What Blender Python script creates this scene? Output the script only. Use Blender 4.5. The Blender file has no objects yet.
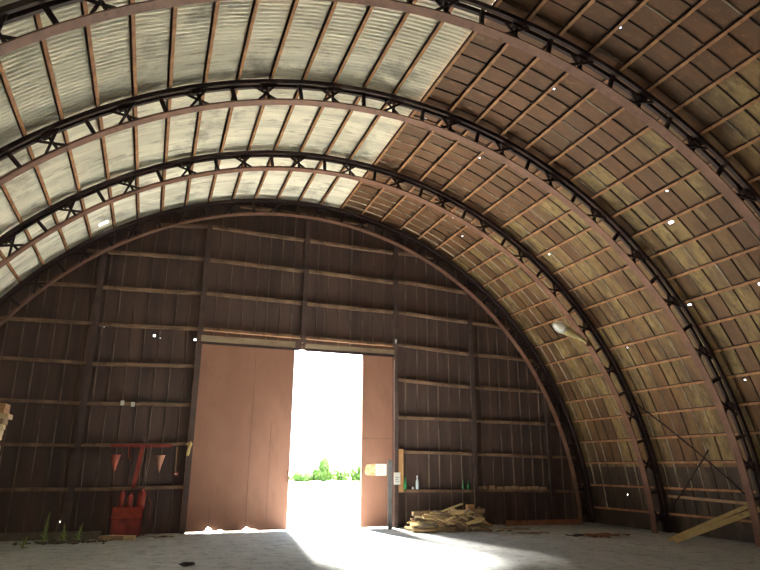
import bpy, bmesh, math, random
from mathutils import Vector, Matrix
random.seed(7)
S = bpy.context.scene
C = S.collection
PI = math.pi
# ------------------------------------------------------------------ dimensions (metres)
RI, RT, RP, RS = 9.35, 9.82, 9.94, 9.95      # arch inner radius, arch top, purlin top, sheet
ZC = -0.2115                                 # centre of the arch circle (floor is z = 0)
YA = [17.63, 14.464, 11.252, 8.037]          # the four arches in view, from the end wall
YN = 4.83                                    # where the next bay ends
YF = -5.5                                    # front end of the hangar, behind the viewer
YG, YW = 17.80, 17.96                        # face of the girts, sheet of the end wall
STEP, TH0, KB = 3.97, 131.2, 12              # purlin pitch in degrees, first purlin, colour boundary
CAM = Vector((-3.893, 0.0, 1.68))

# ------------------------------------------------------------------ materials
def new_mat(name):
    m = bpy.data.materials.new(name); m.use_nodes = True
    return m, m.node_tree, m.node_tree.nodes['Principled BSDF']
def node(nt, t, **kw):
    n = nt.nodes.new(t)
    for k, v in kw.items():
        if k in n.inputs: n.inputs[k].default_value = v
        else: setattr(n, k, v)
    return n
def mixcol(nt, fac, a, b):
    n = nt.nodes.new('ShaderNodeMix'); n.data_type = 'RGBA'
    for i, v in ((0, fac), (6, a), (7, b)):
        if isinstance(v, bpy.types.NodeSocket): nt.links.new(v, n.inputs[i])
        else: n.inputs[i].default_value = v if i == 0 else (*v, 1)
    return n.outputs[2]
def ramp(nt, sock, p0, p1):
    n = nt.nodes.new('ShaderNodeMapRange'); n.clamp = True
    n.inputs[1].default_value = p0; n.inputs[2].default_value = p1
    nt.links.new(sock, n.inputs[0]); return n.outputs[0]
def math_(nt, op, a, b=None):
    n = nt.nodes.new('ShaderNodeMath'); n.operation = op
    for i, v in enumerate((a, b)):
        if v is None: continue
        if isinstance(v, bpy.types.NodeSocket): nt.links.new(v, n.inputs[i])
        else: n.inputs[i].default_value = v
    return n.outputs[0]
def noise(nt, vec, scale, detail=4, stretch=None, rough=.6):
    n = node(nt, 'ShaderNodeTexNoise', Scale=scale, Detail=detail, Roughness=rough)
    if stretch:
        mp = node(nt, 'ShaderNodeMapping'); mp.inputs['Scale'].default_value = stretch
        nt.links.new(vec, mp.inputs['Vector']); vec = mp.outputs[0]
    nt.links.new(vec, n.inputs['Vector'])
    return n.outputs['Fac']
def coords(nt, kind='Object'):
    return nt.nodes.new('ShaderNodeTexCoord').outputs[kind]

def paint(name, a, b, scale=3, rough=.7, metal=0, stretch=None, lo=.4, hi=.62, spec=.3, c=None, bump=0, grain=None):
    """two-tone weathered surface; c = third colour in finer specks"""
    m, nt, p = new_mat(name)
    v = coords(nt)
    col = mixcol(nt, ramp(nt, noise(nt, v, scale, 6, stretch), lo, hi), a, b)
    if c: col = mixcol(nt, ramp(nt, noise(nt, v, scale*4.3, 5, grain), .56, .72), col, c)
    nt.links.new(col, p.inputs['Base Color'])
    p.inputs['Roughness'].default_value = rough; p.inputs['Metallic'].default_value = metal
    p.inputs['Specular IOR Level'].default_value = spec
    if bump:
        bn = node(nt, 'ShaderNodeBump', Strength=bump, Distance=.02)
        nt.links.new(noise(nt, v, scale*8, 4, stretch), bn.inputs['Height'])
        nt.links.new(bn.outputs[0], p.inputs['Normal'])
    return m

M = {}
M['steel'] = paint('red_oxide_steel', (.215,.108,.072), (.15,.075,.05), 2.2, .6, c=(.11,.058,.042))
M['dark_steel'] = paint('dark_and_shaded_steel', (.055,.03,.027), (.032,.02,.019), 2.5, .65)  # shade painted into arch top chords, webs and purlin insides; plain dark elsewhere
M['purlin'] = paint('rusty_purlin', (.46,.245,.115), (.31,.15,.075), 3.5, .75, c=(.15,.075,.05))
M['girt'] = paint('weathered_girt_timber', (.25,.155,.095), (.15,.095,.062), 2.4, .85, c=(.09,.055,.04))
M['post'] = paint('brown_post', (.095,.062,.053), (.065,.044,.04), 2, .8)
M['door'] = paint('brown_door_plywood', (.29,.145,.098), (.25,.122,.083), .9, .6, stretch=(1,1,.5), c=(.235,.117,.08), grain=(1.2,1,.4))
M['door_edge'] = paint('brown_door_edge', (.20,.11,.08), (.15,.08,.06), 2, .7)
M['lintel'] = paint('pale_lintel_timber', (.30,.24,.16), (.17,.115,.08), 1.8, .85, stretch=(.4,1,2))
M['wood'] = paint('pale_sawn_wood', (.70,.54,.33), (.56,.40,.22), 3, .8, stretch=(1,1,3))
M['wood_grey'] = paint('grey_brown_wood', (.31,.23,.165), (.2,.145,.105), 4, .9)
M['wood_mid'] = paint('tan_wood', (.42,.28,.16), (.3,.19,.11), 4, .85)
M['wood_yellow'] = paint('yellow_plank_wood', (.66,.52,.25), (.54,.39,.17), 2, .75, c=(.34,.24,.11))
M['wood_orange'] = paint('orange_brown_board', (.55,.31,.14), (.45,.24,.1), 5, .75)
M['red'] = paint('faded_red_paint', (.30,.042,.028), (.2,.034,.025), 5, .55, c=(.13,.03,.024))
M['red_light'] = paint('orange_red_paint', (.44,.11,.065), (.34,.08,.05), 6, .5)
M['cone_tan'] = paint('pale_orange_cone', (.50,.24,.15), (.42,.19,.12), 6, .6)
M['white'] = paint('offwhite_plastic', (.72,.72,.66), (.6,.6,.55), 4, .5)
M['paper'] = paint('white_paper', (.82,.8,.74), (.7,.68,.62), 6, .8)
M['paper_orange'] = paint('orange_print', (.7,.36,.16), (.75,.55,.35), 9, .8)
M['black'] = paint('black_rubber', (.05,.05,.048), (.035,.033,.03), 6, .8)
M['grey_metal'] = paint('grey_sheet_metal', (.13,.13,.13), (.09,.09,.09), 3, .6)
M['cloth_yellow'] = paint('yellow_rag', (.6,.46,.2), (.5,.33,.13), 8, .9)
M['lamp_body'] = paint('beige_lamp_housing', (.55,.47,.24), (.45,.37,.18), 4, .5)
M['leaf'] = paint('weed_leaf', (.22,.33,.09), (.32,.38,.13), 10, .7)
M['bush'] = paint('bush_leaf', (.10,.21,.045), (.16,.29,.07), .8, .7)
M['trunk'] = paint('bush_branch', (.16,.11,.07), (.1,.07,.05), 5, .9)
M['debris'] = paint('dark_debris', (.12,.10,.08), (.17,.14,.11), 9, .95)
M['leaflitter'] = paint('reddish_scrap', (.28,.12,.06), (.18,.08,.05), 9, .9)
M['earth'] = paint('pale_dry_ground', (.52,.47,.39), (.42,.38,.31), .7, .95)

def glass(name, col):
    m, nt, p = new_mat(name)
    p.inputs['Base Color'].default_value = (*col, 1); p.inputs['Roughness'].default_value = .08
    p.inputs['Transmission Weight'].default_value = .45; p.inputs['IOR'].default_value = 1.45
    return m
M['glass_green'] = glass('green_bottle_glass', (.08,.62,.18))
M['glass_dark'] = glass('dark_green_bottle_glass', (.05,.3,.1))
M['glass_clear'] = glass('clear_bottle_plastic', (.8,.88,.92))
M['lens'] = glass('frosted_lamp_lens', (.9,.92,.9)); M['lens'].node_tree.nodes['Principled BSDF'].inputs['Roughness'].default_value = .35

def mat_silver():
    m, nt, p = new_mat('galvanised_corrugated_sheet')
    uv = coords(nt, 'UV')
    streak = noise(nt, uv, 1.0, 6, (.22, 2.6, 1))
    blot = noise(nt, uv, .75, 6, (1, 1.3, 1), .65)
    fine = noise(nt, uv, 5, 6, (.22, 3.4, 1), .7)
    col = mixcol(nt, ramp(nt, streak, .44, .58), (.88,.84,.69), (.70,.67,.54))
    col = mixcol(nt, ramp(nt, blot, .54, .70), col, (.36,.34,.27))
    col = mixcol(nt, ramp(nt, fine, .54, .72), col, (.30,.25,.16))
    nt.links.new(col, p.inputs['Base Color'])
    p.inputs['Roughness'].default_value = .5; p.inputs['Metallic'].default_value = .12
    p.inputs['Specular IOR Level'].default_value = .3
    return m
M['silver'] = mat_silver()

def mat_roof_brown():
    m, nt, p = new_mat('brown_painted_roof_sheet')
    uv = coords(nt, 'UV')
    sep = node(nt, 'ShaderNodeSeparateXYZ'); nt.links.new(uv, sep.inputs[0])
    # each sheet (one purlin space by one sheet width) has its own tone
    cu = math_(nt, 'FLOOR', math_(nt, 'DIVIDE', sep.outputs[0], RS*math.radians(STEP)*3))
    cv = math_(nt, 'FLOOR', math_(nt, 'DIVIDE', sep.outputs[1], .395))
    cmb = node(nt, 'ShaderNodeCombineXYZ'); nt.links.new(cu, cmb.inputs[0]); nt.links.new(cv, cmb.inputs[1])
    wn = node(nt, 'ShaderNodeTexWhiteNoise'); wn.noise_dimensions = '3D'; nt.links.new(cmb.outputs[0], wn.inputs['Vector'])
    per = wn.outputs['Value']
    blot = noise(nt, uv, 1.1, 7, (.6, 1.5, 1), .68)
    spot = noise(nt, uv, 5, 6, (.8, 1.5, 1), .7)
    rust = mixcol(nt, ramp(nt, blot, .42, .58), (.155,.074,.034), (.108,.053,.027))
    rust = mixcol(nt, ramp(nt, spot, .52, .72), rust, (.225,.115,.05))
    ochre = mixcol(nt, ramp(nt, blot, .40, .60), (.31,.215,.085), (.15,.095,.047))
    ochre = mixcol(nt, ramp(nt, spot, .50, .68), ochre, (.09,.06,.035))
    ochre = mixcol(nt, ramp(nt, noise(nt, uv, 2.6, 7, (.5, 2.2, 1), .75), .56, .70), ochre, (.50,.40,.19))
    # bleached ochre below the 59 degree purlin, and some sheets more than others
    deg = math_(nt, 'DIVIDE', sep.outputs[0], RS*PI/180)
    low = math_(nt, 'SUBTRACT', 1.0, ramp(nt, deg, 58.5, 60.5))
    f = math_(nt, 'MULTIPLY', low, ramp(nt, per, .0, .75))
    f = math_(nt, 'MAXIMUM', f, math_(nt, 'MULTIPLY', ramp(nt, blot, .5, .66), .35))
    f = math_(nt, 'MULTIPLY', f, math_(nt, 'ADD', .15, math_(nt, 'MULTIPLY', .85, ramp(nt, deg, 11.2, 11.4))))   # lowest course: brown sheets
    col = mixcol(nt, f, rust, ochre)
    col = mixcol(nt, ramp(nt, deg, 11.4, 11.2), col, mixcol(nt, ramp(nt, blot, .5, .62), (.062,.043,.031), (.11,.08,.048)))
    nt.links.new(col, p.inputs['Base Color'])
    p.inputs['Roughness'].default_value = .62; p.inputs['Specular IOR Level'].default_value = .3
    return m
M['roof_brown'] = mat_roof_brown()
M['seam_lit'] = paint('lit_seam', (.55,.47,.36), (.36,.27,.18), 3, .6)  # light on the ribs nearer the door, put into their colour
M['seam_shaded'] = paint('shaded_seam', (.105,.065,.042), (.075,.045,.03), 3, .7)  # shade on the ribs of the farther bays, put into their colour
M['seam_wall'] = paint('lit_board_edge', (.17,.12,.09), (.09,.062,.052), 1.5, .8)  # lighter than the boards: light on the ribs painted in

def mat_wall():
    m, nt, p = new_mat('dark_brown_wall_boards')
    v = coords(nt)
    sep = node(nt, 'ShaderNodeSeparateXYZ'); nt.links.new(v, sep.inputs[0])
    cu = math_(nt, 'FLOOR', math_(nt, 'DIVIDE', sep.outputs[0], .37))
    wn = node(nt, 'ShaderNodeTexWhiteNoise'); wn.noise_dimensions = '1D'; nt.links.new(cu, wn.inputs['W'])
    n = noise(nt, v, 1.2, 6, (2, 1, .35))
    col = mixcol(nt, ramp(nt, n, .38, .64), (.092,.06,.052), (.062,.043,.04))
    col = mixcol(nt, math_(nt, 'MULTIPLY', wn.outputs['Value'], .5), col, (.115,.07,.054))
    nt.links.new(col, p.inputs['Base Color'])
    p.inputs['Roughness'].default_value = .7; p.inputs['Specular IOR Level'].default_value = .25
    return m
M['wall'] = mat_wall()

def mat_floor():
    m, nt, p = new_mat('dusty_concrete_floor')
    v = coords(nt)
    a = noise(nt, v, .5, 6, (1.6, .5, 1)); b = noise(nt, v, 3.5, 8, None, .75); c = noise(nt, v, 13, 6, None, .8)
    col = mixcol(nt, ramp(nt, a, .36, .64), (.46,.49,.49), (.36,.39,.40))
    col = mixcol(nt, ramp(nt, b, .50, .64), col, (.21,.23,.24))
    col = mixcol(nt, ramp(nt, c, .52, .66), col, (.60,.60,.56))
    nt.links.new(col, p.inputs['Base Color'])
    p.inputs['Roughness'].default_value = .8; p.inputs['Specular IOR Level'].default_value = .3
    bn = node(nt, 'ShaderNodeBump', Strength=.6, Distance=.03)
    nt.links.new(math_(nt, 'ADD', b, c), bn.inputs['Height']); nt.links.new(bn.outputs[0], p.inputs['Normal'])
    return m
M['floor'] = mat_floor()

# ------------------------------------------------------------------ mesh builder
class MB:
    def __init__(s): s.v = []; s.f = []; s.sm = []; s.mi = []; s.uv = None
    def add(s, vs, fs, smooth=False, mi=0):
        o = len(s.v); s.v += [Vector(v) for v in vs]
        for f in fs: s.f.append([i+o for i in f]); s.sm.append(smooth); s.mi.append(mi)
        return s
    def box(s, x0, x1, y0, y1, z0, z1, mi=0):
        return s.add([(x,y,z) for z in (z0,z1) for y in (y0,y1) for x in (x0,x1)],
              [(0,2,3,1),(4,5,7,6),(0,1,5,4),(2,6,7,3),(0,4,6,2),(1,3,7,5)], mi=mi)
    def bar(s, a, b, w, h, up=(0,0,1), mi=0, taper=1):
        """square-edged bar from a to b: w across, h along up"""
        a, b = Vector(a), Vector(b); d = (b-a).normalized(); up = Vector(up)
        x = d.cross(up)
        if x.length < 1e-4: x = d.cross(Vector((0,1,0)))
        x.normalize(); u = x.cross(d).normalized()
        vs = []
        for q, t in ((a,1),(b,taper)):
            for sx, su in ((-1,-1),(1,-1),(1,1),(-1,1)): vs.append(q + x*sx*w/2*t + u*su*h/2*t)
        return s.add(vs, [(3,2,1,0),(4,5,6,7),(0,1,5,4),(1,2,6,5),(2,3,7,6),(3,0,4,7)], mi=mi)
    def tube(s, pts, r, n=8, mi=0, cap=True):
        pts = [Vector(q) for q in pts]; vs = []; fs = []
        rr = r if isinstance(r, (list, tuple)) else [r]*len(pts)
        ref = None
        for i, q in enumerate(pts):
            d = (pts[min(i+1,len(pts)-1)] - pts[max(i-1,0)]).normalized()
            if ref is None: ref = Vector((0,0,1)) if abs(d.z) < .9 else Vector((1,0,0))
            x = d.cross(ref).normalized(); y = x.cross(d).normalized()
            ref = y
            for k in range(n):
                a = 2*PI*k/n; vs.append(q + (x*math.cos(a)+y*math.sin(a))*rr[i])
        for i in range(len(pts)-1):
            for k in range(n):
                k2 = (k+1) % n; fs.append((i*n+k, i*n+k2, (i+1)*n+k2, (i+1)*n+k))
        s.add(vs, fs, True, mi)
        if cap:
            o = len(s.v)-len(vs)
            s.f.append([o+k for k in range(n)][::-1]); s.sm.append(False); s.mi.append(mi)
            s.f.append([o+(len(pts)-1)*n+k for k in range(n)]); s.sm.append(False); s.mi.append(mi)
        return s
    def lathe(s, prof, c=(0,0,0), n=16, mi=0):
        return s.tube([(c[0],c[1],c[2]+z) for r,z in prof], [r for r,z in prof], n, mi)
    def arc(s, r0, r1, y0, y1, t0, t1, seg):
        vs = []; fs = []
        for i in range(seg+1):
            t = math.radians(t0+(t1-t0)*i/seg)
            for r, y in ((r0,y0),(r0,y1),(r1,y1),(r1,y0)): vs.append((r*math.cos(t), y, r*math.sin(t)))
        for i in range(seg):
            for k in range(4): fs.append((i*4+k, i*4+(k+1)%4, i*4+4+(k+1)%4, i*4+4+k))
        fs.append((3,2,1,0)); fs.append(tuple(seg*4+k for k in range(4)))
        return s.add(vs, fs)
    def mesh(s, name, mats, off=Vector((0,0,0))):
        me = bpy.data.meshes.new(name)
        me.from_pydata([v-off for v in s.v], [], s.f)
        for m in (mats if isinstance(mats, (list, tuple)) else [mats]): me.materials.append(m)
        me.polygons.foreach_set('use_smooth', s.sm); me.polygons.foreach_set('material_index', s.mi)
        me.update()
        return me
    def build(s, name, mats, parent=None, base=None, recalc=False):
        """links ONE object; a top-level one gets its origin at its base"""
        if parent is not None: off = Vector(base) if base else Vector((0,0,0))
        elif base is not None: off = Vector(base)
        else:
            xs, ys, zs = zip(*[tuple(v) for v in s.v])
            off = Vector(((min(xs)+max(xs))/2, (min(ys)+max(ys))/2, min(zs)))
        o = bpy.data.objects.new(name, s.mesh(name, mats, off)); C.objects.link(o)
        if parent is not None: o.parent = parent
        if parent is None or base is not None: o.location = off
        return o
def tag(o, label, cat, group=None, kind=None):
    o['label'] = label; o['category'] = cat
    if group: o['group'] = group
    if kind: o['kind'] = kind
    return o
def empty(name, loc, label, cat, group=None):
    o = bpy.data.objects.new(name, None); C.objects.link(o); o.location = loc; o.empty_display_size = .2
    return tag(o, label, cat, group)
def struct(o): o['kind'] = 'structure'; return o
ORD = ['first','second','third','fourth','fifth','sixth','seventh','eighth','ninth','tenth','eleventh','twelfth',
       'thirteenth','fourteenth','fifteenth','sixteenth','seventeenth','eighteenth','nineteenth','twentieth','twenty-first','twenty-second']
def cyl(th, y, r):
    t = math.radians(th); return Vector((r*math.cos(t), y, ZC + r*math.sin(t)))
# camera frame (for culling what the photo cannot show, and for the camera itself)
PITCH, YAW, ROLL, FPX = .28653824, .3457602, .00715422, 617.877
_cy, _sy, _cp, _sp = math.cos(YAW), math.sin(YAW), math.cos(PITCH), math.sin(PITCH)
FW = Vector((_sy*_cp, _cy*_cp, _sp)); RG0 = Vector((_cy, -_sy, 0)); UP0 = RG0.cross(FW)
RG = RG0*math.cos(ROLL)+UP0*math.sin(ROLL); UP = UP0*math.cos(ROLL)-RG0*math.sin(ROLL)
def in_view(P, margin):
    d = P-CAM; z = d.dot(FW)
    if z < .3: return False
    x = 380+FPX*d.dot(RG)/z; y = 285-FPX*d.dot(UP)/z
    return -margin < x < 760+margin and -margin < y < 570+margin

# ------------------------------------------------------------------ roof sheeting (ceiling and the curved side walls)
PURL = [TH0-STEP*k for k in range(-12, 33)]        # purlin angles, 178.8 ... 4.2 degrees
BND = TH0-STEP*KB                                   # 83.56: where silver meets brown
LOWR, LOWL = TH0-STEP*29, 180-(TH0-STEP*29)         # below these the shell counts as side wall
def brk(a, b, cuts, step):
    """sorted break points from a to b no further apart than step, including cuts"""
    pts = sorted({a, b, *[c for c in cuts if a < c < b]}); out = [pts[0]]
    for p0, p1 in zip(pts, pts[1:]):
        n = max(1, math.ceil((p1-p0)/step-1e-6)); out += [p0+(p1-p0)*i/n for i in range(1, n+1)]
    return out
HOLES = [  # daylight holes: angle, y, half angle (deg), half length (m)
 (124.7,17.22,.75,.10),(71.1,9.23,.11,.025),(47.1,10.07,.18,.065),(35.2,11.13,.12,.05),(35.2,9.2,.15,.06),(71.1,7.25,.10,.02),
 (71.1,12.4,.12,.028),(71.1,13.08,.10,.025),(71.2,13.86,.10,.025),(51.0,14.0,.12,.03),(81.4,11.85,.12,.03),(31.3,13.8,.09,.025),
 (23.2,10.79,.09,.025),(51.2,9.56,.10,.025),(6.6,16.0,.07,.014),(3.6,14.9,.07,.014),(62.3,16.1,.1,.03),(66.2,15.5,.1,.03)]
def sheet(name, t0, t1, silver):
    mb = MB(); YW = globals()['YW']+.06
    cuts_t = [t for t in PURL if t0 < t < t1]; cuts_y = [YF, *YA, YN]
    hs = [h for h in HOLES if t0 < h[0] < t1]
    if silver: ty = [YF+i*(4.8-YF)/20 for i in range(20)] + [4.8+i*.013 for i in range(int((YW-4.8)/.013)+1)]
    else: ty = brk(YF, YW, cuts_y + [e for h in hs for e in (h[1]-h[3], h[1]+h[3])], .8)
    tt = brk(t0, t1, cuts_t + [e for h in hs for e in (h[0]-h[2], h[0]+h[2])], STEP/2 if not silver else STEP/3)
    def rad(t, y):
        r = RS
        if silver:
            lap = ((t-BND)/ (STEP*4.3)) % 1.0            # each sheet course overlaps the next a little
            r = RS + .016 + .021*math.sin(2*PI*y/.104) - .012*lap
        return r
    n = len(ty)
    for t in tt:
        for y in ty: mb.v.append(cyl(t, y, rad(t, y)))
    for i in range(len(tt)-1):
        for j in range(n-1):
            tc, yc = (tt[i]+tt[i+1])/2, (ty[j]+ty[j+1])/2
            if any(abs(tc-h[0]) < h[2] and abs(yc-h[1]) < h[3] for h in hs): continue
            mb.f.append([i*n+j, (i+1)*n+j, (i+1)*n+j+1, i*n+j+1]); mb.sm.append(silver); mb.mi.append(0)
    uvq = [(math.radians(t)*RS, y) for t in tt for y in ty]
    if not silver:                                        # standing ribs where the sheets join
        bays = [YW-.05, *YA[1:], YN, YF]
        for b0, b1 in zip(bays, bays[1:]):
            m = round((b0-b1)/.395)
            for q in range(m):
                y = b0-(q+.5)*(b0-b1)/m
                if b0 < 5: continue
                for c0, c1 in zip(PURL, PURL[1:]):
                    hi_, lo_ = min(c0, t1), max(c1, t0)
                    if hi_ <= lo_+.01: continue
                    yy = y+random.uniform(-.015,.015); w = random.choice((.004,.006,.006,.011)); dpt = random.choice((.022,.028,.032))
                    vs = []
                    for k in range(3):
                        t = lo_+(hi_-lo_)*k/2
                        for r, yo in ((RS,-w-.006),(RS-dpt,-w),(RS-dpt,w),(RS,w+.006)): vs.append(cyl(t, yy+yo, r)); uvq.append((math.radians(t)*RS, yy))
                    pale = 0 if hi_ < 11.5 and b0 < 17 else .25 if hi_ < 11.5 else .8 if b0 > 17 else (.5 if b0 > 14 else .12)  # share of lit-coloured ribs drops away from the end wall; the rest shaded
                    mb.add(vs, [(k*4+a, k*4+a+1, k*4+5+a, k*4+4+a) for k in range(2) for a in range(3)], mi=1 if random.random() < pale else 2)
    me = mb.mesh(name, M['silver'] if silver else [M['roof_brown'], M['seam_lit'], M['seam_shaded']])
    uv = me.uv_layers.new(name='UVMap')
    idx = [0]*len(me.loops); me.loops.foreach_get('vertex_index', idx)
    flat = [c for i in idx for c in uvq[i]]; uv.data.foreach_set('uv', flat)
    o = bpy.data.objects.new(name, me); C.objects.link(o); struct(o); return o
# ceiling = silver half and brown half; the lowest curved courses are the side walls
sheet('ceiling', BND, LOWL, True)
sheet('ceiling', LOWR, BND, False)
sheet('wall_right', .85, LOWR, False)
sheet('wall_left', LOWL, 179.15, True)

# ------------------------------------------------------------------ end wall with the door opening
DX0, DX1, DZ = -2.83, 3.02, 5.02
def arch_z(x, r=RS+.05): return ZC+math.sqrt(max(r*r-x*x, 0))
def end_wall(name, y, opening, ribs, holes=()):
    mb = MB(); pitch = .37
    x0, x1 = -9.98, 9.98
    cuts = [opening[0], opening[1]] + [e for h in holes for e in (h[0]-h[2], h[0]+h[2])]
    seams = [opening[0]+pitch*i for i in range(-40, 60) if x0 < opening[0]+pitch*i < x1]
    xs = sorted({x0, x1, *cuts, *seams})
    for a, b in zip(xs, xs[1:]):
        if b-a < 1e-4: continue
        m = (a+b)/2; segs = [(0.0, None)]
        if opening[0] < m < opening[1]: segs = [(opening[2], None)]
        for hx, hz, hw, hh in holes:
            if abs(m-hx) < hw: segs = [(segs[0][0], hz-hh), (hz+hh, None)]
        for z0, z1 in segs:
            za, zb = (arch_z(a), arch_z(b)) if z1 is None else (z1, z1)
            if max(za, zb) <= z0: continue
            mb.add([(a,y,z0),(b,y,z0),(b,y,max(zb,z0)),(a,y,max(za,z0))], [(0,1,2,3)])
    if ribs:
        for x in seams:
            z0 = opening[2] if opening[0]+.01 < x < opening[1]-.01 else 0
            z1 = arch_z(x)-.03
            if z1 > z0+.1:
                w = random.choice((.008,.011,.014)); xx = x+random.uniform(-.02,.02)
                mb.add([(xx-w-.008,y,z0),(xx-w,y-.03,z0),(xx+w,y-.03,z0),(xx+w+.008,y,z0),
                        (xx-w-.008,y,z1),(xx-w,y-.03,z1),(xx+w,y-.03,z1),(xx+w+.008,y,z1)], [(0,1,5,4),(1,2,6,5),(2,3,7,6)], mi=1)
    return struct(mb.build(name, [M['wall'], M['seam_wall']], base=(0,0,0)))
end_wall('wall_back', YW, (DX0, DX1, DZ), True,
   [(-4.06,5.13,.03,.03),(-3.9,5.08,.012,.012),(-5.36,5.28,.012,.01),(-2.97,5.10,.035,.025),(-5.76,.33,.007,.007)])
end_wall('wall_front', YF, (-6.6, -3.4, 3.4), False)

fl = MB(); fl.add([(-9.95,YF,0),(9.95,YF,0),(9.95,YW+.05,0),(-9.95,YW+.05,0)], [(0,1,2,3)])
struct(fl.build('floor', M['floor'], base=(0,0,0)))
g = MB(); g.add([(-160,YW+.05,-.03),(160,YW+.05,-.03),(160,200,-.03),(-160,200,-.03)], [(0,1,2,3)])
g.add([(-60,-60,-.03),(60,-60,-.03),(60,YF,-.03),(-60,YF,-.03)], [(0,1,2,3)])
g.add([(-160,YF,-.03),(-9.95,YF,-.03),(-9.95,YW+.05,-.03),(-160,YW+.05,-.03)], [(0,1,2,3)])
g.add([(9.95,YF,-.03),(160,YF,-.03),(160,YW+.05,-.03),(9.95,YW+.05,-.03)], [(0,1,2,3)])
struct(g.build('ground', M['earth'], base=(0,0,0)))

# ------------------------------------------------------------------ lattice arches
ARCH_LABEL = ['rusty lattice roof arch standing against the dark end wall, smallest of the arches',
              'rusty lattice roof arch, second from the end wall, carrying the street lamp',
              'rusty lattice roof arch, third from the end wall, with yellow planks behind its foot',
              'rusty lattice roof arch closest to the camera, cut off by the top of the photo']
def post_mesh():
    mb = MB(); mb.bar((0,0,RI+.03), (0,0,RT-.06), .075, .07, (1,0,0)); return mb.mesh('web_post', M['dark_steel'])
def brace_mesh():
    mb = MB()
    mb.bar((-.23,-.05,RI+.04), (.23,-.05,RT-.07), .03, .045, (1,0,0)); mb.bar((.23,.05,RI+.04), (-.23,.05,RT-.07), .03, .045, (1,0,0))
    mb.bar((0,0,RI+.03), (0,0,RT-.06), .06, .05, (1,0,0)); mb.box(-.10,.10,-.05,.05,RT-.15,RT-.06)
    return mb.mesh('cross_brace', M['dark_steel'])
PM, BM = post_mesh(), brace_mesh()
def chord_meshes():
    T0, T1 = 1.3, 178.7
    b = MB(); b.arc(RI, RI+.022, -.10, .10, T0, T1, 100); b.arc(RI+.022, RI+.085, -.012, .012, T0, T1, 100)
    t = MB(); t.arc(RT-.085, RT, -.035, .035, T0, T1, 100)
    return b.mesh('bottom_chord', M['steel']), t.mesh('top_chord', M['dark_steel'])  # same paint as the bottom chord, with its shade put into the colour
CB, CT = chord_meshes()
def part(name, me, parent, loc=(0,0,0), rot=(0,0,0)):
    o = bpy.data.objects.new(name, me); C.objects.link(o); o.parent = parent; o.location = loc; o.rotation_euler = rot; return o
NODE = 4.2
for i, y in enumerate(YA):
    r = empty('roof_arch', (0, y, 0), ARCH_LABEL[i], 'roof arch', 'lattice arches of the hangar roof')
    part('bottom_chord', CB, r, (0,0,ZC))
    for dy in (-.085, .085): part('top_chord', CT, r, (0,dy,ZC))
    fm = MB()
    for s_ in (-1, 1): fm.box(s_*9.6-.33, s_*9.6+.33, -.2, .2, 0, .03)
    for q, k in enumerate(range(-21, 22)):
        th = 91.5+k*NODE+(0,.1,0,1.6)[i]
        if th < 3 or th > 177: continue
        if not in_view(cyl(th, y, RI+.25), 60): continue
        if q % 2: part('web_post', PM, r, (0,0,ZC), (0, PI/2-math.radians(th), 0))
        else: part('cross_brace', BM, r, (0,0,ZC), (0, PI/2-math.radians(th), 0))

# ------------------------------------------------------------------ purlins, one per bay and line
BAYS = [(YW-.02, YA[1], 'the end-wall bay'), (YA[1], YA[2], 'the second bay from the end wall'),
        (YA[2], YA[3], 'the third bay from the end wall'), (YA[3], YN, 'the bay nearest the camera')]
pme = {}
def purlin_mesh(L):
    if L not in pme:
        mb = MB(); w = .03
        # channel section, open towards -x (the side that looks left across the roof)
        r0, r1, tk = RT+.004, RP-.012, .006
        mb.box(-w, w, -L/2, L/2, r0, r0+tk); mb.box(-w, w, -L/2, L/2, r1-tk, r1); mb.box(w-tk, w, -L/2, L/2, r0+tk, r1-tk)
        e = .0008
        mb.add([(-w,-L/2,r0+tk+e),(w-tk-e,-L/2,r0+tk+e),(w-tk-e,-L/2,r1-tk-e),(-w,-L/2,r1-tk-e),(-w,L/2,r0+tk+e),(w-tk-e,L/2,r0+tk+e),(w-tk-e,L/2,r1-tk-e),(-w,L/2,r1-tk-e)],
               [(0,1,5,4),(1,2,6,5),(2,3,7,6)], mi=1)  # inner faces darker: shade of the open channel painted in
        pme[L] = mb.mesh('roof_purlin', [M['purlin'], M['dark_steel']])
    return pme[L]
for y1, y0, bay in BAYS:
    L = round(y1-y0-.012, 3)
    nr = 0; nl = 0; lines = []
    for t in PURL:
        if 3 < t < 175 and any(in_view(cyl(t, y0+(y1-y0)*f, RT), 25) for f in (0,.25,.5,.75,1)): lines.append(t)
    for t in lines:
        k = round((TH0-t)/STEP) - KB            # 0 = the line where silver meets brown
        o = bpy.data.objects.new('roof_purlin', purlin_mesh(L)); C.objects.link(o)
        o.location = (0, (y0+y1)/2, ZC); o.rotation_euler = (0, PI/2-math.radians(t+random.uniform(-.06,.06)), 0)
        if k == 0: lab = f'rusty purlin where silver sheets meet brown ones, in {bay}'
        elif k < 0: lab = f'rusty purlin, {ORD[-k-1]} left of the silver-brown edge, in {bay}'
        else: lab = f'rusty purlin, {ORD[k-1]} right of the silver-brown edge, in {bay}'
        tag(o, lab, 'purlin', 'purlins under the roof sheets')
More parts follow.
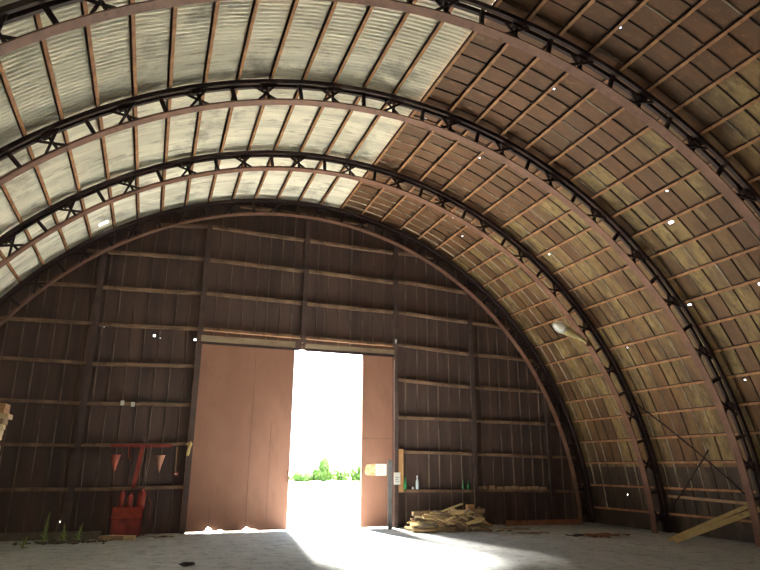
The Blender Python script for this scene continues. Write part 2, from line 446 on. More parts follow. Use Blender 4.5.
# diagonal tie rods on the right wall of the second bay
for a, b, lab, rr_ in (((21.9,14.3),(6.5,11.5),'thin dark diagonal tie rod sloping down to the right on the right wall', RT-.03),
                  ((14.0,12.4),(4.5,14.25),'thin dark diagonal tie rod sloping down to the left on the right wall', RT-.08)):
    mb = MB(); mb.tube([cyl(a[0]+(b[0]-a[0])*f, a[1]+(b[1]-a[1])*f, rr_) for f in (0,.25,.5,.75,1)], .02, 6)
    tag(mb.build('tie_rod', M['dark_steel']), lab, 'tie rod', 'tie rods on the right wall')
mb = MB(); mb.bar(cyl(6.9,14.2,RT-.02), cyl(6.5,11.5,RT-.02), .05, .07)
tag(mb.build('timber_strip', M['wood_mid']), 'thin tan timber strip fixed low on the right wall above the leaning planks', 'timber strip')

# ------------------------------------------------------------------ end wall posts and girts
PX_ = [-5.585, -2.85, .10, 3.05, 5.69, 8.44]
PN = ['leftmost of the end wall', 'left of the big closed door leaf', 'above the middle of the doorway',
      'right of the narrow door leaf', 'behind the scrap wood pile', 'rightmost of the end wall']
for i, x in enumerate(PX_):
    mb = MB(); z0 = 5.2 if i == 2 else 0
    z1 = arch_z(x, RT-.02)
    w = .07
    mb.box(x-w, x+w, YG-.07, YG-.055, z0, z1); mb.box(x-.012, x+.012, YG-.055, YW-.05, z0, z1); mb.box(x-w, x+w, YW-.05, YW-.035, z0, z1)
    tag(mb.build('wall_post', M['post']), f'dark brown steel wall post, {PN[i]}', 'wall post', 'posts of the end wall')
GIRTS = {  # bay: rows of (z at left, z at right)
 0: [(1.09,1.09),(2.16,2.15),(3.23,3.21),(4.26,4.25),(5.27,5.32),(6.30,6.34),(7.35,7.36)],
 1: [(1.09,1.14),(2.16,2.24),(3.21,3.27),(4.24,4.33),(5.31,5.39),(6.34,6.43),(7.37,7.47),(8.36,8.49)],
 2: [(5.41,5.38),(6.45,6.43),(7.47,7.44),(8.50,8.46),(9.30,9.30)],
 3: [(5.38,5.35),(6.42,6.41),(7.46,7.40),(8.46,8.42),(9.28,9.28)],
 4: [(1.01,.99),(2.12,2.09),(3.13,3.12),(4.28,4.17),(5.38,5.24),(6.43,6.31),(7.46,7.32),(8.42,8.44)],
 5: [(1.01,.98),(2.08,2.03),(3.10,3.09),(4.17,4.15),(5.23,5.18),(6.29,6.23)],
 6: [(.98,.94),(2.03,2.03),(3.09,3.10)] }
BN = ['left of the leftmost wall post', 'between the leftmost post and the big door', 'above the big door leaf', 'above the open doorway',
      'in the bay right of the narrow leaf', 'between the two rightmost wall posts', 'right of the rightmost wall post']
RN = {0:0,1:0,2:5,3:5,4:0,5:0,6:0}
edges = [None]+PX_+[None]
def xmax(z, r=RT-.1): return math.sqrt(max(r*r-(z-ZC)**2, 0))
GZ = {}
for b, rows in GIRTS.items():
    for q, (za, zb) in enumerate(rows):
        xa = edges[b]+.075 if edges[b] is not None else -xmax(za)
        xb = edges[b+1]-.075 if edges[b+1] is not None else xmax(zb)
        xa = max(xa, -xmax(max(za,zb))); xb = min(xb, xmax(max(za,zb)))
        if xb-xa < .15: continue
        mb = MB(); n = 4; hh, dd = .042, (YW-.03-YG)/2; yc = (YG+YW-.03)/2
        sag = random.uniform(-.012,.012)
        pts = [Vector((xa+(xb-xa)*f, yc, za+(zb-za)*f+sag*math.sin(PI*f))) for f in [i/n for i in range(n+1)]]
        vs = [v+Vector((0,sy*dd,sz*hh)) for v in pts for sy, sz in ((-1,-1),(1,-1),(1,1),(-1,1))]
        fs = [(i*4+k, i*4+(k+1)%4, i*4+4+(k+1)%4, i*4+4+k) for i in range(n) for k in range(4)] + [(3,2,1,0), tuple(n*4+k for k in range(4))]
        mb.add(vs, fs); GZ[(b,q)] = (za,zb)
        word = f'{ORD[q]} from the floor' if RN[b] == 0 else f'{ORD[q]} above the track'
        tag(mb.build('wall_girt', M['girt']), f'timber girt, {word}, {BN[b]}', 'girt', 'girts of the end wall')

# ------------------------------------------------------------------ doors and their tracks
r = empty('door_track', (-1.42, YG, 5.0), 'pale weathered timber beam and door track above the big closed door leaf', 'door track', 'tracks over the door leaves')
mb = MB(); mb.box(-1.4,1.27,-.10,-.02,.02,.20); mb.build('beam', M['lintel'], r)
mb = MB(); mb.box(-1.42,1.40,-.10,-.065,-.05,.02); mb.build('rail', M['dark_steel'], r)
r = empty('door_track', (1.55, YG, 5.0), 'pale weathered timber beam and door track above the open doorway', 'door track', 'tracks over the door leaves')
mb = MB(); mb.box(-1.36,1.42,-.10,-.02,.03,.17); mb.build('beam', M['lintel'], r)
mb = MB(); mb.box(-1.40,1.42,-.10,-.065,-.05,.03); mb.build('rail', M['dark_steel'], r)

def leaf(x0, x1, z0, z1, torn, label):
    y0, y1 = YG-.055, YG-.02
    r = empty('sliding_door', ((x0+x1)/2, YG, 0), label, 'door', 'brown door leaves in the end wall')
    mb = MB()
    # lower edge with torn notches: a strip of columns with their own bottoms
    xs = [x0]; 
    cuts = sorted(torn); cols = []
    pts = [(x0, z0)] + [p for p in cuts] + [(x1, z0)]
    for (xa, za), (xb, zb) in zip(pts, pts[1:]):
        mb.add([(xa,y0,za),(xb,y0,zb),(xb,y0,z1),(xa,y0,z1),(xa,y1,za),(xb,y1,zb),(xb,y1,z1),(xa,y1,z1)],
               [(0,1,2,3),(5,4,7,6),(4,5,1,0),(3,2,6,7)])
    mb.add([(x0,y0,z0),(x0,y0,z1),(x0,y1,z1),(x0,y1,z0)], [(0,1,2,3)]); mb.add([(x1,y0,z0),(x1,y1,z0),(x1,y1,z1),(x1,y0,z1)], [(0,1,2,3)])
    p = mb.build('panel', M['door'], r, None); p.location = -Vector(r.location)
    fr = MB()
    for xa, xb in ((x0,x0+.07),(x1-.07,x1)): fr.box(xa, xb, y1, y1+.06, .16, z1)
    fr.box(x0,x1,y1,y1+.06,z1-.1,z1); fr.box(x0,x1,y1,y1+.06,2.4,2.5)
    f = fr.build('back_frame', M['door_edge'], r); f.location = -Vector(r.location)
    return r
dl = leaf(-2.93, -.145, .03, 4.97, [(-2.36,.03),(-2.30,.05),(-2.24,.15),(-2.16,.12),(-2.10,.045),(-1.98,.045),(-1.95,.075),(-1.86,.07),(-1.83,.03),(-1.36,.03),(-1.33,.06),(-1.24,.13),(-1.1,.07),(-.97,.06),(-.93,.03)],
     'big closed brown door leaf left of the bright doorway, torn along the bottom')
for x, zt in ((-1.27,4.8),(-2.22,.6),(-.72,2.9)):                          # seams between the sheets of the leaf
    mb = MB(); mb.box(x-.008, x+.008, YG-.061, YG-.055, .16, zt); s_ = mb.build('seam_batten', M['door_edge'], dl); s_.location = -Vector(dl.location)
mb = MB(); mb.tube([(-.19,YG-.06,1.28),(-.17,YG-.12,1.30),(-.17,YG-.12,1.5),(-.19,YG-.06,1.53)], .012, 6); h = mb.build('handle', M['dark_steel'], dl); h.location = -Vector(dl.location)
mb = MB(); mb.lathe([(.01,0),(.075,.0),(.075,.012),(.01,.012)], n=14); h = mb.build('lock_plate', M['dark_steel'], dl); h.location = Vector((-.30,YG-.057,1.12))-Vector(dl.location); h.rotation_euler = (PI/2,0,0)
dr = leaf(1.97, 2.93, .04, 4.97, [], 'narrow brown door leaf right of the bright doorway, with a paper notice')
mb = MB(); mb.box(1.97,2.93,YG-.062,YG-.055,2.48,2.50); s_ = mb.build('seam_batten', M['door_edge'], dr); s_.location = -Vector(dr.location)
mb = MB(); mb.tube([(1.985,YG-.06,1.45),(1.975,YG-.11,1.47),(1.975,YG-.11,1.6),(1.985,YG-.06,1.62)], .011, 6); h = mb.build('handle', M['dark_steel'], dr); h.location = -Vector(dr.location)

nb = empty('paper_notice', (2.42, YG-.062, 1.44), 'white and orange paper notice stuck on the narrow door leaf', 'notice')
mb = MB(); mb.box(-.02,.32,-.004,0,0,.33); sh_ = mb.build('sheet', M['paper'], nb)
mb = MB(); q_ = [(-.28,.01),(-.34,.05),(-.36,.13),(-.30,.31),(-.02,.34),(-.02,.0)]; mb.add([(x,-.004,z) for x,z in q_]+[(x,-.001,z) for x,z in q_], [(5,4,3,2,1,0),(6,7,8,9,10,11)]+[(k,(k+1)%6,(k+1)%6+6,k+6) for k in range(6)])
mb.build('orange_sheet', M['paper_orange'], nb)['label'] = 'torn orange sheet'
mb = MB()
for q in range(5): mb.box(.04,.26-.03*(q%3),-.0055,-.004,.27-.05*q,.285-.05*q)
mb.build('printed_lines', M['wood_mid'], sh_)

mb = MB(); mb.box(2.70,2.84,YG-.30,YG-.27,.0,1.88)
tag(mb.build('metal_strip', M['grey_metal']), 'dark grey upright strip standing between the narrow leaf and its post', 'metal strip')
mb = MB(); mb.box(3.135,3.29,YG-.032,YG-.001,.975,2.20)
tag(mb.build('board', M['wood_orange']), 'short orange-brown upright board beside the narrow door leaf', 'board')
t = MB(); t.box(2.97,3.17,YG-.082,YG-.076,1.19,1.53)
o = tag(t.build('paper_sheet', M['paper']), 'small white paper sheet pinned to the post beside the orange-brown board', 'paper sheet')
mb = MB(); mb.box(-.06,.06,-.0045,-.003,.2,.215); mb.box(-.05,.03,-.0045,-.003,.14,.152); mb.box(-.055,.05,-.0045,-.003,.08,.09); mb.build('writing', M['grey_metal'], o)
mb = MB(); mb.lathe([(.012,0),(.03,.015),(.03,.05),(.018,.06),(.03,.07),(.026,.11),(.008,.13)], (3.03,YG-.11,5.39), 12); mb.bar((3.03,YG-.11,5.4),(3.03,YG-.06,5.4),.02,.02)
tag(mb.build('insulator', M['white']), 'small white insulator on the post at the top right of the doorway', 'insulator')

# ------------------------------------------------------------------ bottles, cap, wood blocks on the girt
def bottle(x, z, h, r_, mat, label, y=YG+.04, cap=None):
    o = empty('bottle', (x, y, z), label, 'bottle', 'bottles on the low girt')
    mb = MB(); mb.lathe([(r_*.8,0),(r_,.01),(r_,h*.55),(r_*.8,h*.66),(r_*.38,h*.78),(r_*.34,h*.95),(r_*.42,h*.96),(r_*.42,h)], n=14); mb.build('body', mat, o)
    mb = MB(); mb.lathe([(r_*.45,h),(r_*.45,h+.02),(r_*.3,h+.024)], n=12); mb.build('cap', cap or M['black'], o)
zg = 1.01+.044
bottle(3.37, zg, .34, .05, M['glass_green'], 'bright green bottle on the low girt right beside the orange-brown board')
bottle(3.76, zg-.002, .36, .048, M['glass_clear'], 'clear plastic bottle with pale cap on the low girt', cap=M['white'])
bottle(5.30, zg-.018, .27, .042, M['glass_dark'], 'dark green bottle on the low girt, left one of the pair by the post')
bottle(5.47, zg-.02, .25, .042, M['glass_dark'], 'dark green bottle on the low girt, right one of the pair by the post')
mb = MB(); mb.lathe([(.03,0),(.035,.01),(.035,.06),(.02,.075)], (3.62,YG+.04,zg-.002), 12)
tag(mb.build('jar_lid', M['white']), 'small white cap lying on the low girt left of the clear bottle', 'cap')
for q, (x, w) in enumerate(((5.83,.15),(6.03,.10),(6.27,.20),(6.57,.18),(6.85,.20),(7.11,.18),(7.37,.22),(7.63,.18),(7.88,.16),(8.16,.2))):
    mb = MB(); z = 1.0+(x-5.78)/(8.44-5.78)*-.03+.043
    mb.box(x-w/2, x+w/2, YG-.01, YG+.10, z, z+.085+.012*(q%3))
    tag(mb.build('wood_block', M['wood_mid']), f'small tan wood block on the low girt, {ORD[q]} of the row from the left', 'wood block', 'wood blocks on the right low girt')

# ------------------------------------------------------------------ fire point at the left
bx = empty('sand_box', (-4.22, 17.36, 0), 'red metal fire sand box with sloping lid on the floor at the end wall', 'sand box')
mb = MB()
P = lambda y, z, x: (x, y, z)
x0, x1 = -.33, .33
prof = [(-.24,.02),(.20,.02),(.20,.62),(.12,.66),(-.24,.43)]
vs = [(x0,y,z) for y,z in prof]+[(x1,y,z) for y,z in prof]
mb.add(vs, [(0,1,2,3,4)[::-1] if False else (0,1,2,3,4), (9,8,7,6,5)] + [(i,(i+5),(i+1)%5+5,(i+1)%5) for i in range(5)])
mb.build('body', M['red'], bx)
mb = MB(); mb.bar((0,-.275,.425),(0,.13,.675), .70, .02, (0,-.5,1)); mb.build('lid', M['red'], bx)
for s_ in (-1,1):
    mb = MB(); mb.box(s_*.335-.012,s_*.335+.012,-.2,.16,.2,.24); mb.build('side_rib', M['red'], bx)
mb = MB(); mb.box(-.30,-.25,-.22,.18,0,.02); mb.box(.25,.30,-.22,.18,0,.02); mb.build('skid', M['dark_steel'], bx)
def exting(x, z, h, r_, label, tilt=0, hose=False):
    o = empty('fire_extinguisher', (x, 17.66, z), label, 'fire extinguisher', 'fire extinguishers above the sand box'); o.rotation_euler = (0, tilt, 0)
    mb = MB(); mb.lathe([(r_*.9,0),(r_,.02),(r_,h*.78),(r_*.8,h*.88),(r_*.3,h*.94)], n=16); mb.build('cylinder', M['red'], o)
    mb = MB(); mb.lathe([(r_*.34,h*.93),(r_*.34,h),(r_*.2,h*1.01)], n=10); mb.bar((0,0,h),(.06,-.02,h+.03),.02,.015); mb.build('valve', M['red_light'] if not hose else M['black'], o)
# a shelf board carries them just above the box lid
sh = MB(); sh.box(-4.58,-3.84,17.575,17.75,.60,.63); sh.box(-4.56,-4.52,17.6,17.74,0,.60); sh.box(-3.90,-3.86,17.6,17.74,0,.60)
tag(sh.build('low_bench', M['red']), 'low red bench behind the sand box under the fire extinguishers', 'bench')
exting(-4.40, .63, .44, .075, 'slim red fire extinguisher, leftmost of the three above the sand box', .04)
exting(-4.19, .63, .36, .075, 'short dark red fire extinguisher in the middle above the sand box')
exting(-3.95, .63, .47, .105, 'thick red fire extinguisher, rightmost of the three above the sand box', .06)
rk = empty('fire_tool_rack', (-4.16, YG-.03, 1.1), 'red T-shaped fire tool rack on the girt above the sand box', 'tool rack')
mb = MB(); mb.bar((-.66,-.02,1.06),(.84,-.02,1.08),.03,.07,(0,0,1)); mb.build('crossbar', M['red'], rk)
mb = MB(); mb.bar((.0,-.03,.02),(.12,-.03,1.04),.03,.10,(1,0,0)); mb.build('upright', M['red'], rk)
mb = MB(); mb.tube([(-.2,-.05,1.04),(-.2,-.06,.78),(-.16,-.07,.74),(-.12,-.07,.78)], .016, 8); mb.build('hook', M['red'], rk)
for x, mt, lab in ((-4.66,'red_light','red conical fire bucket hanging left of the fire tool rack'),(-3.59,'cone_tan','faded pale conical fire bucket hanging right of the fire tool rack')):
    o = empty('fire_bucket', (x, YG-.17, 1.50), lab, 'bucket', 'conical buckets at the fire point')
    mb = MB(); mb.tube([(.01,0,0),(.01,0,.05),(0,0,.43)], [.004,.02,.128], 20, cap=False); mb.tube([(0,0,.43),(.01,0,.06)], [.120,.018], 20, cap=False); mb.build('cone', M[mt], o)
    mb = MB(); mb.tube([(.128*math.cos(a),.128*math.sin(a),.43) for a in [2*PI*i/20 for i in range(21)]], .008, 6); mb.build('rim', M[mt], o)
    mb = MB(); mb.tube([(-.12,0,.43),(-.09,.03,.55),(0,.08,.62),(.09,.03,.55),(.12,0,.43)], .006, 6); mb.build('handle', M['dark_steel'], o)
o = empty('alarm_bell', (-3.17, YG-.08, 1.44), 'small red fire alarm hanging by a thin wire left of the big door', 'alarm')
mb = MB(); mb.lathe([(.02,-.02),(.075,.0),(.075,.05),(.05,.08),(.01,.09)], n=14); bell = mb.build('body', M['red'], o)
mb = MB(); mb.tube([(0,0,.08),(.0,.01,.4),(-.01,.05,.72)], .008, 6); mb.build('wire', M['wood_mid'], o)
mb = MB(); mb.lathe([(.01,.0),(.03,.004),(.03,.03),(.01,.035)], (0,-.06,.02), 10); mb.build('button', M['white'], bell)
mb = MB()
pts = [(-2.87,YG-.125,2.30),(-2.86,YG-.13,2.24),(-2.88,YG-.13,2.12),(-2.90,YG-.13,2.0),(-2.91,YG-.13,1.93)]
mb.tube(pts, [.03,.055,.035,.045,.035], 8); mb.tube([(-2.87,YG-.13,2.2),(-2.94,YG-.13,2.24),(-2.97,YG-.13,2.2)], [.03,.025,.012], 8)
tag(mb.build('rag', M['cloth_yellow']), 'yellow rag hooked on the left edge of the big door leaf', 'rag')
for x, z, lab in ((-4.66,3.245,'white junction box on the girt, left one of the pair'),(-4.40,3.22,'white junction box on the girt, right one of the pair')):
    o = empty('junction_box', (x, YG-.003, z-.0), lab, 'junction box', 'junction boxes on the girt')
    mb = MB(); mb.box(-.045,.045,-.06,0,-.06,.06); mb.build('box', M['white'], o)
    mb = MB(); mb.box(-.04,.04,-.072,-.06,-.055,.055); mb.build('cover', M['white'], o)
mb = MB(); mb.tube([(-4.34,YG-.02,3.27),(-4.1,YG-.02,3.33),(-3.6,YG-.03,3.34),(-3.2,YG-.03,3.34),(-3.05,YG-.04,3.45),(-2.98,YG-.05,3.75),(-2.94,YG-.085,4.1)], .009, 6)
tag(mb.build('cable', M['black']), 'thin dark cable curling from the junction boxes up the post by the big door', 'cable')
for x, lab in ((-4.02,'dark wire hanging from the girt right of the fire tool rack, left strand'),(-3.86,'dark wire hanging from the girt right of the fire tool rack, right strand')):
    mb = MB(); mb.tube([(x+.03,YG-.02,2.2),(x+.03,YG-.05,1.9),(x-.02,YG-.05,1.5),(x-.01,YG-.06,1.12)], .008, 6)
    tag(mb.build('wire', M['wood_grey']), lab, 'wire', 'wires at the fire point')
mb = MB()
for q in range(14): 
    a = random.uniform(0,6.28); mb.tube([(-4.0+.02*math.cos(a),YG-.06,2.24),(-4.0+random.uniform(-.12,.12),YG-.09,2.3+random.uniform(-.12,.12))], .006, 5)
tag(mb.build('wire_tangle', M['debris']), 'small dark tangle of wire on the girt above the fire tool rack', 'wire tangle')
mb = MB(); mb.tube([(-3.76,17.3,.9),(-3.68,17.28,.75),(-3.72,17.26,.5),(-3.66,17.27,.3),(-3.74,17.3,.12),(-3.8,17.32,.02)], .01, 6)
tag(mb.build('hose', M['red']), 'thin red hose trailing down beside the sand box', 'hose')

# ------------------------------------------------------------------ timber on the floor, left
mb = MB(); mb.bar((-8.6,17.35,.09),(-4.75,17.05,.09), .16, .17)
tag(mb.build('floor_timber', M['debris']), 'long dark grey timber lying on the floor along the left end wall', 'timber')
for q, (a, b, w, h, m_, lab) in enumerate((
   ((-4.52,16.85,.05),(-3.98,16.55,.05),  .12,.10,'wood','thick pale board lying in front of the red sand box, rightmost'),
   ((-4.70,16.78,.05),(-4.25,16.6,.05),.07,.09,'wood_mid','short pale board lying in front of the red sand box, in the middle'),
   ((-4.78,16.95,.04),(-4.40,16.88,.04),.09,.07,'wood_grey','short grey board lying left of the pale boards by the sand box'))):
    mb = MB(); mb.bar(a, b, w, h); tag(mb.build('board', M[m_]), lab, 'board', 'boards in front of the sand box')
def weed(x, y, h, nleaf, label):
    o = empty('weed', (x, y, 0), label, 'weed', 'weeds growing on the hangar floor')
    mb = MB(); lean = random.uniform(-.03,.09)
    pts = [(lean*f*f, 0, h*f) for f in (0,.25,.5,.75,1)]
    mb.tube(pts, [.022,.021,.018,.014,.006], 6); mb.build('stem', M['leaf'], o)
    mb = MB()
    for q in range(nleaf):
        f = q/nleaf; a = q*2.4; L = (.12*(1-f)+.035)*random.uniform(.8,1.2); c = Vector((lean*f*f,0,h*f))
        d = Vector((math.cos(a), math.sin(a), .5+f)).normalized(); s_ = Vector((-math.sin(a), math.cos(a), 0))*L*.2
        mb.add([c, c+d*L*.5+s_, c+d*L-Vector((0,0,L*.25)), c+d*L*.5-s_], [(0,1,2,3)])
    mb.build('leaf', M['leaf'], o)['kind'] = 'stuff'
weed(-5.86,16.35,.66,46,'tallest green weed spike on the floor by the left end wall')
weed(-5.5,16.62,.40,30,'short green weed on the floor, middle one of the three spikes')
weed(-5.19,16.5,.40,30,'short green weed on the floor, nearest of the spikes to the sand box')
weed(-6.15,15.6,.22,16,'smallest pale weed on the floor, left of the tallest weed spike')
mb = MB()
for q in range(150):
    x, y = random.gauss(-5.35,.38), random.gauss(16.45,.16); s_ = random.uniform(.015,.05); a = random.uniform(0,3)
    mb.bar((x-s_*math.cos(a),y-s_*math.sin(a),.012),(x+s_*math.cos(a),y+s_*math.sin(a),.012+random.uniform(0,.02)), s_*1.1, .022)
tag(mb.build('litter', M['debris']), 'dark litter of soil and chips around the weeds', 'litter', kind='stuff')

# stack of cut boards at the left edge of the photo
random.seed(3)
for row in range(37):
    z = .066*row
    mb = MB(); xo = -5.70+random.uniform(-.035,.02)+(.07 if row == 34 else 0)+(.04 if row == 36 else 0)
    mb.box(xo-.34, xo, 9.25+random.uniform(-.02,.02), 9.55+random.uniform(-.02,.02), z+.002, z+.064)
    tag(mb.build('timber_block', M['wood_orange' if row > 34 else random.choice(('wood_yellow','wood_grey','wood','wood_grey','wood_mid'))]),
        'cut timber block in the tall narrow stack at the left edge of the photo', 'timber block', 'stacked timber blocks at the left edge')

# ------------------------------------------------------------------ scrap wood pile
def plank(a, b, w, h, m_, label, group, up=(0,0,1), name='plank'):
    mb = MB(); mb.bar(a, b, w, h, up)
    return tag(mb.build(name, M[m_]), label, 'plank', group)
G1 = 'offcuts in the scrap wood pile'
mb = MB(); mb.bar((3.24,16.98,.43),(5.58,17.12,.47), .11, .11)
tag(mb.build('beam', M['wood_mid']), 'long brown beam lying across the back of the scrap wood pile', 'beam')
mb = MB(); mb.box(4.97,5.19,16.98,17.1,.515,.65)
tag(mb.build('wood_block', M['wood_orange']), 'square tan wood block standing on the beam over the scrap wood pile', 'wood block')
mb = MB(); mb.lathe([(.02,0),(.045,.005),(.05,.03),(.03,.06)], (5.40,17.08,.52), 10)
tag(mb.build('tin', M['wood_grey']), 'small round tin on the right end of the long brown beam', 'tin')
for x in (3.45, 4.3, 5.35):
    mb = MB(); mb.box(x-.1,x+.1,16.95,17.15,0,.375+.013*(x-3.45)); 
    tag(mb.build('wood_block', M['wood_grey']), {3.45:'grey support block under the left end of the long beam',4.3:'grey support block under the middle of the long beam',5.35:'grey support block under the right end of the long beam'}[x], 'wood block')
random.seed(21)
def mound(x): return max(.05, .47*(1-abs((x-4.15)/1.3)**1.7))
LAB = {'wood':'pale sawn offcut in the scrap wood pile','wood_grey':'grey brown offcut in the scrap wood pile','wood_mid':'tan offcut in the scrap wood pile','wood_yellow':'yellowish offcut in the scrap wood pile'}
for layer in range(9):
    for lane in range(5):
        y = 16.40+lane*.125+(layer%2)*.05
        x = 2.95+random.uniform(0,.3)
        while x < 5.3:
            L = random.uniform(.38,.85) if x < 3.9 else random.uniform(.22,.5)
            xm = x+L/2; z = .03+.052*layer
            lim = mound(xm)*min(1, .45+lane*.2)
            if z < lim+.03 and xm < 5.3:
                jit = .05 if x < 3.8 else .16
                a = random.uniform(-jit,jit); tl = random.uniform(-.02,.02)
                d = Vector((math.cos(a)*L/2, math.sin(a)*L/2, tl))
                m_ = random.choice(('wood','wood_yellow','wood_mid','wood_yellow','wood') if x < 3.85 else ('wood_grey','wood_mid','wood_grey','wood','wood_grey'))
                c = Vector((xm, y, z))
                plank(c-d, c+d, random.uniform(.08,.11), random.uniform(.026,.04), m_, LAB[m_], G1, (0,random.uniform(-.25,.1),1))
            x += L+random.uniform(.02,.09)
for a, b, w, h, m_, lab in (
   ((2.78,16.35,.12),(3.62,16.30,.05),.16,.05,'wood','long pale board at the front left corner of the scrap wood pile'),
   ((2.95,16.42,.20),(3.75,16.40,.17),.15,.05,'wood_yellow','yellowish board on the left side of the scrap pile, above the front corner board'),
   ((3.35,16.5,.37),(4.2,16.55,.33),.15,.04,'wood_yellow','broad yellowish board high on the left of the scrap wood pile'),
   ((3.93,16.5,.52),(4.62,16.62,.70),.06,.025,'wood_yellow','thin pale lath sticking up at the top of the scrap wood pile'),
   ((4.22,16.55,.60),(4.62,16.30,.30),.13,.04,'wood','pale board sloping down right from the top of the scrap wood pile'),
   ((5.02,16.6,.40),(5.36,16.40,.10),.14,.04,'wood_mid','board sloping down at the right end of the scrap wood pile'),
   ((4.30,16.4,.26),(4.40,16.18,.03),.14,.03,'wood_grey','grey board leaning on the front of the scrap pile, left of two'),
   ((4.46,16.4,.28),(4.62,16.16,.03),.12,.03,'wood_mid','brown board leaning on the front of the scrap pile, right of two'),
   ((4.95,16.22,.10),(5.22,16.05,.02),.12,.03,'wood_mid','short tan board lying at the front right of the scrap wood pile')):
    plank(a, b, w, h, m_, lab, 'long boards on the scrap wood pile', (0,-.4,1), 'board')
for q in range(20):
    x = random.uniform(3.3,5.15); zt = mound(x)+.05; L = random.uniform(.3,.62); a = random.uniform(-1.1,1.1); y = random.uniform(16.3,16.6)
    if q % 2: y = 16.27; zt *= .62
    d = Vector((math.cos(a), -.25-.2*abs(math.sin(a)), .42*math.sin(a)*(1 if x > 4.1 else -1))).normalized()*L/2
    c = Vector((x, y, max(zt, abs(d.z)+.03)))
    m_ = random.choice(('wood','wood_yellow','wood_mid','wood_grey','wood')); plank(c-d, c+d, random.uniform(.06,.11), .026, m_, LAB[m_], G1, (0,-.5,1))
for q, (x, y) in enumerate(((5.32,15.95),(5.48,16.05),(5.66,15.95))):
    plank((x,y,.02),(x+.16,y+.12,.02),.07,.03,('wood_grey','wood_mid','wood_grey')[q], f'small loose offcut on the floor right of the scrap pile, {ORD[q]} from the pile', 'loose offcuts right of the scrap pile')
plank((5.75,16.6,.03),(6.5,16.2,.02),.05,.03,'wood_mid','thin brown lath lying flat on the floor well right of the scrap pile',None)
plank((6.55,17.55,.075),(9.15,17.35,.075),.05,.15,'leaflitter','long reddish kick board along the foot of the end wall at right',None, name='kick_board')
# planks leaning at the right wall
for a, b, w, h, lab in (
   ((7.93,12.50,.06),(9.70,11.50,.93),.035,.085,'long yellow plank leaning against the right wall, upper one'),
   ((8.03,12.42,.05),(9.72,11.42,.80),.035,.125,'long yellow plank leaning against the right wall, lower one')):
    plank(a, b, w, h, 'wood_yellow', lab, 'planks leaning at the right wall')

# ------------------------------------------------------------------ small things on the right floor
random.seed(5)
def heap(name, cx, cy, sx, sy, n, m_, label, cat, zmax=.05):
    mb = MB()
    for q in range(n):
        x, y = random.gauss(cx,sx), random.gauss(cy,sy); s_ = random.uniform(.03,.09); a = random.uniform(0,3)
        mb.bar((x-s_*math.cos(a),y-s_*math.sin(a),.015+random.uniform(0,zmax)),(x+s_*math.cos(a),y+s_*math.sin(a),.015+random.uniform(0,zmax)), s_, .015)
    tag(mb.build(name, M[m_]), label, cat, kind='stuff')
heap('scrap_heap', 7.3, 14.1, .30, .14, 60, 'leaflitter', 'scatter of reddish scraps on the floor by the right wall', 'scraps')
heap('scrap_heap', 6.75, 14.35, .12, .08, 26, 'black', 'small black scraps on the floor left of the reddish scraps', 'scraps')
heap('scrap_heap', 5.95, 15.3, .25, .1, 30, 'wood_grey', 'grey wood chips on the floor right of the scrap wood pile', 'chips', .02)
heap('scrap_heap', -3.05, 12.2, .06, .05, 14, 'black', 'small dark clump of debris on the floor at the bottom left', 'debris', .04)
heap('scrap_heap', -3.3, 17.0, .12, .06, 12, 'wood_grey', 'grey chips on the floor right of the sand box', 'chips', .02)

# ------------------------------------------------------------------ street lamp on the second arch
lp = empty('street_lamp', (7.60, 14.33, 5.14), 'beige street lamp with clear lens fixed under the second arch on the right', 'lamp')
d = Vector((-1.07, -.05, .40)); 
mb = MB(); mb.tube([Vector((.02,.1,-.02)), d*.12, d*.4, d*.66, d*.8], [.02,.05,.085,.13,.14], 14); mb.build('housing', M['lamp_body'], lp)
mb = MB(); mb.tube([d*.76, d*.84, d*.95, d*1.05, d*1.1], [.135,.155,.15,.09,.02], 16); ln = mb.build('lens', M['lens'], lp)
mb = MB(); mb.tube([d*.80, d*.9, d*.98], [.03,.07,.03], 10); mb.build('bulb', M['white'], ln)
mb = MB(); mb.box(-.02,.10,.03,.13,-.1,.06); mb.build('bracket', M['steel'], lp)

# ------------------------------------------------------------------ bushes far outside the door
random.seed(11)
def bush(x, y, w, h, n, label):
    o = empty('bush', (x, y, -.03), label, 'bush', 'bushes beyond the yard')
    mb = MB()
    for q in range(5):
        a = q*1.3; mb.tube([(0,0,0),(w*.2*math.cos(a),w*.2*math.sin(a),h*.4),(w*.34*math.cos(a),w*.3*math.sin(a),h*.72)], [.05,.035,.012], 6)
    mb.build('branch', M['trunk'], o)
    mb = MB()
    for q in range(n):
        while True:
            u = Vector((random.uniform(-1,1),random.uniform(-1,1),random.uniform(-1,1)))
            if u.length < 1: break
        bump = .75+.25*math.sin(5*u.x+x)*math.cos(4*u.z)
        c = Vector((u.x*w/2*bump, u.y*w/2*bump, h*(.05+.93*abs(u.z))*bump)); L = random.uniform(.13,.24)
        e1 = Vector((random.gauss(0,1),random.gauss(0,1),random.gauss(0,1))).normalized(); e2 = e1.orthogonal().normalized()
        mb.add([c-e1*L, c+e2*L*.5, c+e1*L, c-e2*L*.5], [(0,1,2,3)])
    mb.build('foliage', M['bush'], o)['kind'] = 'stuff'
for px, py, w, h, n, lab in ((16.5,77,3.8,3.2,2400,'tallest green bush beyond the yard, in the middle of the doorway'),
    (14.0,77,3.6,1.5,1300,'low green bush beyond the yard, left of the tallest bush'),(20.1,81,3.1,1.8,1200,'green bush beyond the yard just right of the tallest bush'),
    (21.2,77.6,2.6,2.4,1300,'upright green bush beyond the yard at the right edge of the doorway'),
    (12.5,80.6,3.1,1.0,700,'very low green bush beyond the yard at the left edge of the doorway')):
    bush(px, py, w, h, n, lab)

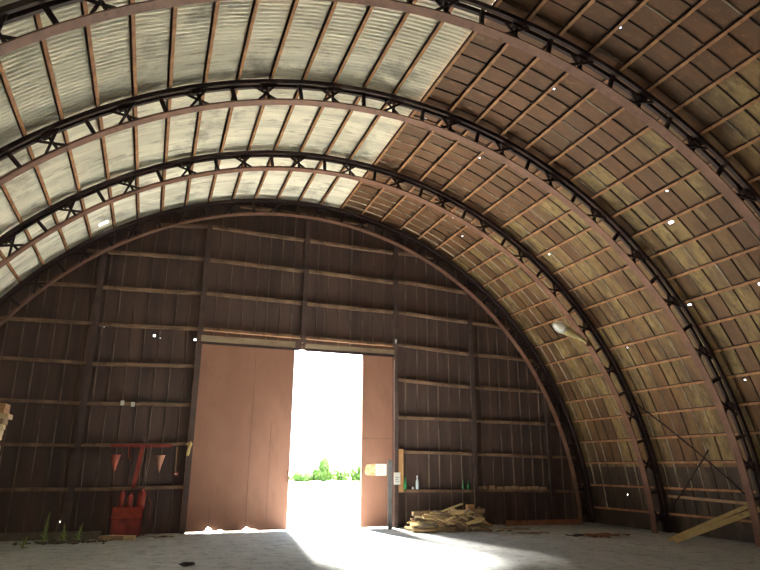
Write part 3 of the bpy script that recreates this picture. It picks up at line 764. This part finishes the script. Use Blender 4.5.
# ------------------------------------------------------------------ daylight
w = bpy.data.worlds.new('World'); S.world = w; w.use_nodes = True
nt = w.node_tree; bg = nt.nodes['Background']
tc = nt.nodes.new('ShaderNodeTexCoord'); sep = nt.nodes.new('ShaderNodeSeparateXYZ'); nt.links.new(tc.outputs['Generated'], sep.inputs[0])
col = mixcol(nt, ramp(nt, sep.outputs[2], 0, .6), (1.0,1.0,1.0), (.70,.84,1.0)); nt.links.new(col, bg.inputs[0])
bg.inputs[1].default_value = 7.5
sl = bpy.data.lights.new('sun', 'SUN'); sl.energy = 300; sl.angle = math.radians(14); sl.color = (1,.945,.85)
so = bpy.data.objects.new('sun', sl); C.objects.link(so)
sd = Vector((.02, -1, -.80)).normalized()                 # the way the light travels
so.rotation_euler = sd.to_track_quat('-Z', 'Y').to_euler()
# portals help the renderer find the two openings
for nm, (cx, yy, cz, sx, sz), flip in (('door_portal', (.92,18.1,2.5,2.2,5.0), False), ('rear_portal', (-5.0,YF-.1,1.7,3.2,3.4), True)):
    al = bpy.data.lights.new(nm, 'AREA'); al.shape = 'RECTANGLE'; al.size = sx; al.size_y = sz; al.cycles.is_portal = True
    ao = bpy.data.objects.new(nm, al); C.objects.link(ao); ao.location = (cx, yy, cz)
    ao.rotation_euler = (-PI/2 if not flip else PI/2, 0, 0)

# ------------------------------------------------------------------ camera and view
cd = bpy.data.cameras.new('camera'); co = bpy.data.objects.new('camera', cd); C.objects.link(co)
mw = Matrix((RG, UP, -FW)).transposed().to_4x4(); mw.translation = CAM; co.matrix_world = mw
cd.sensor_fit = 'HORIZONTAL'; cd.sensor_width = 36; cd.lens = FPX/760*36; cd.clip_start = .05; cd.clip_end = 500
S.camera = co
S.view_settings.view_transform = 'Standard'; S.view_settings.look = 'None'; S.view_settings.gamma = 1
S.view_settings.use_curve_mapping = False; S.view_settings.exposure = -.47
S.cycles.use_denoising = True; S.cycles.denoiser = 'OPENIMAGEDENOISE'
S.cycles.max_bounces = 8; S.cycles.diffuse_bounces = 6; S.cycles.sample_clamp_indirect = 0; S.cycles.use_adaptive_sampling = False
